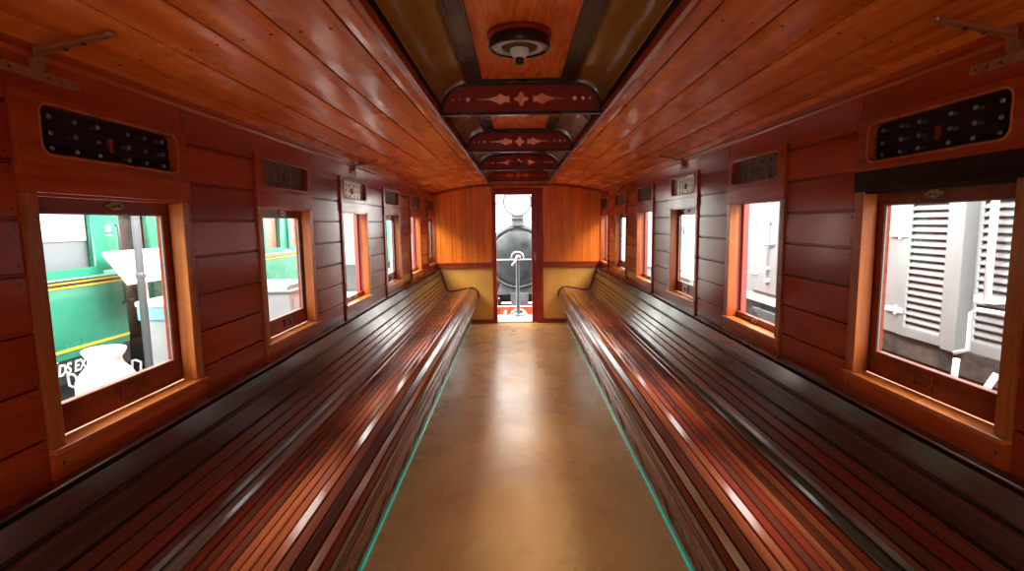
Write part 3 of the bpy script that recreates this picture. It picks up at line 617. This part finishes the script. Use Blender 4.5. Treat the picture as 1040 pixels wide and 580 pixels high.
# chest with pale blue band
r = thing('storage_chest', 'white chest with pale blue band beside the grey post', 'chest', (-2.35, 3.75, -.05))
MB().box(-2.62, -2.14, 3.63, 4.4, -.05, .885).build('body', M['greybox'], r, .01)
MB().box(-2.63, -2.13, 3.62, 4.41, .885, .975).build('blue_band', M['paleblue'], r, .006)
MB().box(-2.64, -2.12, 3.61, 4.42, .975, 1.02).build('lid', M['white'], r, .015)
MB().tube([(-2.38, 3.8, 1.02), (-2.38, 3.82, 1.06), (-2.38, 3.98, 1.06), (-2.38, 4.0, 1.02)], .012, 8).build('lid_handle', M['white'], r)
r = thing('enamel_jug', 'white enamel jug standing next to the milk can', 'jug', (-2.0, 3.22, .40))
MB().lathe([(0, 0), (.085, 0), (.09, .02), (.075, .14), (.05, .24), (.055, .30), (.052, .30), (.046, .24), (.07, .13), (.0, .03)], (-2.0, 3.22, .40), seg=28).build('body', M['white'], r)
MB().tube([(-1.98, 3.265, .68), (-1.97, 3.33, .69), (-1.96, 3.37, .61), (-1.97, 3.34, .52), (-1.98, 3.29, .47)], .010, 8).build('handle', M['white'], r)
r = thing('jug_stand', 'small white stand under the enamel jug', 'stand', (-2.0, 3.24, -.05))
MB().box(-2.18, -1.82, 3.07, 3.42, .36, .40).build('top', M['white'], r, .004); MB().lathe([(.16, 0), (.16, .01), (.03, .04), (.03, .41)], (-2.0, 3.24, -.05), seg=20).build('leg', M['white'], r)
r = thing('grey_cabinet', 'pale grey metal cabinet with raised lid outside the second left window', 'cabinet', (-2.55, 5.9, -.05))
MB().box(-2.95, -2.25, 5.20, 6.10, -.05, .86).build('body', M['greybox'], r, .008)
m_ = MB(); m_.prism([(5.18, .865), (6.12, .865), (6.12, .885), (5.18, .885)], 'x', -2.97, -2.23); m_.prism([(5.26, .885), (6.04, .885), (5.98, .93), (5.32, .93)], 'x', -2.9, -2.3); m_.build('lid', M['offwhite'], r, .004)
MB().box(-2.249, -2.24, 5.28, 6.02, .05, .80).build('door', M['greybox'], r, .004)

# ------------------------------------------------------------------ white wagons outside on the right
X = 3.0
r = thing('louvred_wagon', 'white louvred railway wagon with hinged doors outside nearest right window', 'railway wagon', (X+1, 3.6, -1.15))
m_ = MB(); m_.box(X+.12, X+.16, -1.5, 4.98, .62, 2.6); m_.box(X+.16, X+2.1, -1.5, 4.98, .62, 2.6); m_.build('body', M['offwhite'], r)
def louvres(y0, y1, z0, z1, x, pitch=.0528):
    m_ = MB(); z = z0
    while z < z1: m_.add([(x+.03, y0, z+.050), (x+.03, y1, z+.050), (x-.012, y1, z+.010), (x-.012, y0, z+.010), (x+.03, y0, z+.042), (x+.03, y1, z+.042), (x-.012, y1, z+.002), (x-.012, y0, z+.002)], [(0,1,2,3),(7,6,5,4),(0,4,5,1),(1,5,6,2),(2,6,7,3),(3,7,4,0)]); z += pitch
    return m_
def ldoor(y0, y1, ly0, ly1, x, name='louvred_door'):
    d = plate(name, [[(y0, .612), (y1, .612), (y1, 2.5), (y0, 2.5)], [(ly0, .675), (ly1, .675), (ly1, 2.4), (ly0, 2.4)]], .045, lambda u, v, t: (x+t, u, v), M['offwhite'], r)
    louvres(ly0-.005, ly1+.005, .672, 2.38, x).build('louvre_slats', M['louvre'], d)
    MB().box(x+.055, x+.06, ly0, ly1, .68, 2.4).build('louvre_backing', M['greybox'], d)
    return d
d = ldoor(3.70, 4.16, 3.735, 4.095, X)
for z in (.80, 1.39, 1.98):
    m_ = MB(); m_.box(X-.035, X-.023, 4.10, 4.30, z-.018, z+.018); m_.tube([(X-.035, 4.17, z-.035), (X-.035, 4.17, z+.035)], .012, 8); m_.build('hinge', M['white'], d, .002)
MB().box(X-.01, X+.12, 4.17, 4.98, .612, 2.6).build('side_board', M['offwhite'], r, .003)
MB().box(X-.045, X+.12, 3.575, 3.695, .600, 2.6).build('corner_pillar', M['offwhite'], r, .006)
d = ldoor(2.6, 3.57, 3.0, 3.555, X+.07)
m_ = MB(); m_.tube([(X-.0, 3.405, 2.4), (X-.0, 3.405, .98)], .022, 10); m_.box(X-.02, X+.05, 3.33, 3.48, .97, 1.01); m_.build('lock_rod', M['white'], d)
ldoor(1.6, 2.58, 1.7, 2.5, X+.07)
m_ = MB(); m_.box(X+.02, X+.12, -1.5, 4.98, .44, .612); m_.build('sole_bar', M['rubble'], r)
m_ = MB(); m_.tube([(X-.05, 3.20, .93), (X-.07, 3.38, .93), (X-.08, 3.42, .90), (X-.08, 3.42, .66), (X-.10, 3.50, .62)], .014, 8)
m_.build('door_lever', M['white'], r)
m_ = MB(); m_.tube([(X-.08, 3.50, .58), (X-.12, 3.46, .46), (X-.10, 3.54, .34), (X-.10, 3.30, .30), (X-.12, 3.24, .42), (X-.08, 3.20, .56)], .020, 8); m_.build('step_bracket', M['white'], r)
m_ = MB(); m_.box(X+.12, X+1.9, -1.5, 4.98, -.35, .50); m_.build('underframe', M['rubble'], r)
for y in (.4, 3.9):
    m_ = MB(); m_.lathe([(0, -.03), (.12, -.03), (.13, 0), (.42, 0), (.45, -.02), (.47, .03), (.47, .10)], (X+.08, y, -.62), 'x', 36); m_.build('wheel', M['locogrey'], r)
    m_ = MB(); m_.box(X-.05, X+.05, y-.13, y+.13, -.75, -.48)
    for q in range(5): m_.box(X-.06, X+.02, y-.5+.08*q, y+.5-.08*q, -.38-.03*q, -.355-.03*q)
    m_.build('axle_box', M['rubble'], r, .004)
r = thing('white_wagon', 'plain white railway wagon with door latches and lettering outside the farther right windows', 'railway wagon', (X+1, 8.5, -1.15))
m_ = MB(); m_.box(X+.01, X+2.1, 5.15, 13.5, .60, 2.7); m_.build('body', M['offwhite'], r)
m_ = MB(); m_.box(X-.0, X+.08, 5.15, 13.5, .50, .60); m_.build('sole_bar', M['greybox'], r)
d = MB().box(X-.025, X+.01, 6.15, 6.78, .64, 2.5).build('cargo_door', M['offwhite'], r, .006)
for z in (.86, 1.50): m_ = MB(); m_.box(X-.042, X-.025, 6.60, 6.86, z-.016, z+.016); m_.build('hinge', M['white'], d, .003)
m_ = MB(); m_.tube([(X-.045, 6.32, .75), (X-.045, 6.32, 2.4)], .012, 8)
for z in (.80, .95, 1.22, 1.5): m_.box(X-.055, X-.025, 6.28, 6.36, z-.02, z+.02)
m_.tube([(X-.05, 6.18, 1.24), (X-.06, 6.36, 1.22), (X-.06, 6.44, 1.20)], .012, 8); m_.build('lock_bar', M['greybox'], d)
text('N STO', .27, lambda x, y, z: (X+.004-z, 9.88-x*1.15, 1.255+y), M['ink'], 'lettering', r)
m_ = MB(); m_.box(X+.12, X+1.9, 5.2, 13.4, -.3, .52); m_.build('underframe', M['rubble'], r)
for y in (6.2, 9.0, 12.0):
    m_ = MB(); m_.lathe([(0, -.03), (.12, -.03), (.13, 0), (.42, 0), (.45, -.02), (.47, .03), (.47, .10)], (X+.08, y, -.05), 'x', 36); m_.build('wheel', M['locogrey'], r)
    m_ = MB(); m_.lathe([(0, -.06), (.07, -.05), (.09, 0), (.09, .06)], (X+.0, y, .18), 'x', 16); m_.box(X-.03, X+.06, y-.13, y+.13, .05, .32)
    for q in range(5): m_.box(X-.04, X+.02, y-.5+.08*q, y+.5-.08*q, .40-.03*q, .425-.03*q)
    m_.build('axle_box', M['locogrey'], r, .004)
m_ = MB(); m_.tube([(X-.08, 9.55, .62), (X-.12, 9.50, .60), (X-.12, 9.42, .40), (X-.1, 9.2, .36)], .03, 8); m_.build('brake_lever', M['coachblack'], r)
r = MB().box(2.2, 2.6, 2.2, 9.5, -1.15, .28).build('rubble_wall', M['rubble']); props(r, 'low dark rubble wall below the white wagons', 'wall', kind='structure')

# ------------------------------------------------------------------ locomotive beyond the end door
LX, LY, LZ = .02, 10.5, .85
r = thing('steam_locomotive', 'black steam locomotive front with round headlamp and orange buffer beam beyond the doorway', 'steam locomotive', (LX, LY+1.5, -1.15))
MB().lathe([(0, -.10), (.10, -.097), (.25, -.085), (.40, -.055), (.50, -.022), (.525, -.008), (.53, 0)], (LX, LY, LZ), 'y', 56).build('smokebox_door', M['loco'], r)
MB().lathe([(.53, 0), (.60, 0), (.625, .012), (.63, .04), (.63, .9), (.60, 3.4)], (LX, LY, LZ), 'y', 64).build('smokebox', M['loco'], r)
MB().tube([(LX+.585*cos(t), LY-.012, LZ+.585*sin(t)) for t in [2*pi*i/64 for i in range(64)]], .011, 8, closed=True).build('door_ring', M['locogrey'], r)
MB().tube([(LX+.70*cos(t), LY+.03, LZ+.70*sin(t)) for t in [math.radians(25+130*i/30) for i in range(31)]], .014, 8).build('handrail', M['chrome'], r)
MB().tube([(LX+.665*cos(t), LY+.10, LZ+.665*sin(t)) for t in [math.radians(15+150*i/30) for i in range(31)]], .010, 8).build('smokebox_band', M['chrome'], r)
m_ = MB()
for i in range(24): t = 2*pi*i/24; m_.lathe([(0, -.014), (.009, -.012), (.012, 0)], (LX+.563*cos(t), LY, LZ+.563*sin(t)), 'y', 8)
m_.build('rivet_row', M['locogrey'], r)
m_ = MB(); m_.lathe([(0, -.16), (.02, -.16), (.035, -.12), (.04, -.09)], (LX, LY, LZ+.02), 'y', 16); m_.tube([(LX, LY-.14, LZ), (LX-.07, LY-.15, LZ-.10)], .012, 8); m_.build('door_dart', M['chrome'], r)
# headlamp
hl = MB().lathe([(.0, .26), (.16, .26), (.22, .20), (.268, .06), (.272, 0), (.285, -.01), (.285, -.03), (.268, -.035), (.262, -.02)], (LX, LY-.02, 1.925), 'y', 48).build('headlamp', M['lococlad'], r)
MB().lathe([(0, -.045), (.12, -.040), (.20, -.030), (.262, -.012)], (LX, LY-.02, 1.925), 'y', 48).build('lens', M['lens'], hl)
m_ = MB(); m_.box(LX-.15, LX+.15, LY-.10, LY+.2, 1.595, 1.625); m_.box(LX-.10, LX+.10, LY-.06, LY+.15, 1.46, 1.60); m_.box(LX-.05, LX+.05, LY-.04, LY+.1, 1.62, 1.67); m_.build('lamp_bracket', M['locogrey'], r, .006)
# chimney and cab hint behind lamp
MB().lathe([(.17, 0), (.13, .12), (.14, .55), (.17, .60), (.17, .66), (.12, .66)], (LX, LY+.50, LZ+.60), 'z', 28).build('chimney', M['loco'], r)
m_ = MB(); m_.prism([(LX-.42, .10), (LX+.42, .10), (LX+.36, .30), (LX-.36, .30)], 'y', LY+.05, LY+.7); m_.box(LX-.15, LX+.20, LY-.03, LY+.05, -.12, .14); m_.build('saddle', M['locogrey'], r, .008)
for sx in (-1, 1):
    m_ = MB(); m_.lathe([(0, -.02), (.06, -.02), (.08, 0), (.17, 0), (.20, .02), (.20, .6)], (LX+sx*.52, LY+.15, .02), 'y', 28); m_.build('cylinder', M['loco'], r)
    for q in range(6): a = q*pi/3; MB().lathe([(0, -.035), (.014, -.035), (.014, 0)], (LX+sx*.52+.135*cos(a), LY+.15, .02+.135*sin(a)), 'y', 6).build('bolt', M['chrome'], r)
m_ = MB(); m_.box(LX-.95, LX+.95, LY+.55, LY+3.2, -.12, .42); m_.build('dark_block', M['coachblack'], r)  # dark block added to close the bright gap below the saddle
m_ = MB(); m_.box(LX-1.1, LX+1.1, LY-.02, LY+.30, -.16, -.12); m_.build('running_board', M['coachblack'], r)
m_ = MB(); m_.box(LX-1.1, LX+1.1, LY-.10, LY-.04, -.50, -.105); m_.build('buffer_beam', M['orange'], r, .004)
m_ = MB(); m_.box(LX-1.1, LX+1.1, LY-.108, LY-.099, -.120, -.098); m_.build('white_lining', M['white'], r)
m_ = MB(); m_.prism([(LX+.165*cos(pi*i/20), -.33+.165*sin(pi*i/20)) for i in range(21)], 'y', LY-.14, LY-.10); m_.build('coupler_plate', M['coachblack'], r)
m_ = MB(); m_.tube([(LX+.165*cos(pi*i/20), LY-.145, -.33+.165*sin(pi*i/20)) for i in range(21)], .016, 8)
for q in (-.07, .0, .08): m_.lathe([(0, -.03), (.026, -.03), (.03, 0)], (LX+q, LY-.14, -.26+.05*(q == 0)), 'y', 12)
m_.build('coupler_ring', M['white'], r)
m_ = MB(); m_.tube([(LX-.30, LY-.16, -.34), (LX-.27, LY-.17, -.26), (LX-.255, LY-.16, -.18)], [.03, .026, .018], 8); m_.build('chain_hook', M['white'], r)
m_ = MB()
for q in range(2): m_.box(LX-.41, LX-.37, LY-.112, LY-.10, -.20-.07*q, -.17-.07*q)
m_.build('rivet_row', M['coachblack'], r)
m_ = MB()
for sx in (-1, 1): m_.box(LX+sx*.42, LX+sx*.50, LY+.2, LY+3.5, -.75, -.2)
m_.build('frame', M['coachblack'], r)
for yy in (11.2, 12.6):
    for sx in (-1, 1): MB().lathe([(0, -.04), (.10, -.04), (.12, 0), (.40, 0), (.42, -.03), (.46, -.03), (.46, .05)], (LX+sx*.53, yy, -.69), 'x', 32).build('wheel', M['coachblack'], r)
# brake column with hand wheel on the carriage's end platform
BX, BY = .008, 8.70
r = thing('brake_column', 'grey upright brake column with small hand wheel on the end platform', 'brake column', (BX, BY, 0))
MB().lathe([(.09, 0), (.09, .012), (.045, .03), (.034, .06), (.030, .50), (.024, .88), (.03, .90), (.03, .93), (0, .94)], (BX, BY, 0), seg=20).build('pillar', M['steel'], r)
w_ = MB().tube([(BX+.100*cos(t), BY-.02, .955+.100*sin(t)) for t in [math.radians(-15+210*i/30) for i in range(31)]], .009, 8).build('hand_wheel', M['chrome'], r)
MB().lathe([(0, -.05), (.035, -.05), (.042, -.03), (.042, .02)], (BX+.012, BY, .955), 'y', 16).build('hub', M['chrome'], r)
MB().tube([(BX-.02, BY-.04, .92), (BX-.09, BY-.06, .835)], [.012, .017], 8).build('crank_handle', M['white'], r)
r = thing('gate_rail', 'thin white horizontal rail across the end platform opening', 'rail', (0, 8.78, 0))
MB().tube([(-.62, 8.78, .922), (.66, 8.78, .918)], .0085, 8).build('bar', M['white'], r)
for x in (-.62, .66): MB().tube([(x, 8.78, 0), (x, 8.78, 1.0)], .016, 10).build('stanchion', M['coachblack'], r)
# something pale and leafless behind the locomotive: hall column and beam
r = thing('hall_column', 'pale steel hall column left of the locomotive headlamp', 'column', (-.75, 13.5, -1.15))
MB().box(-.60, -.52, 13.4, 13.5, -1.15, 4.2).build('shaft', M['greybox'], r, .005); MB().box(-.80, -.42, 13.4, 13.5, 1.95, 2.05).build('cross_arm', M['steel'], r)
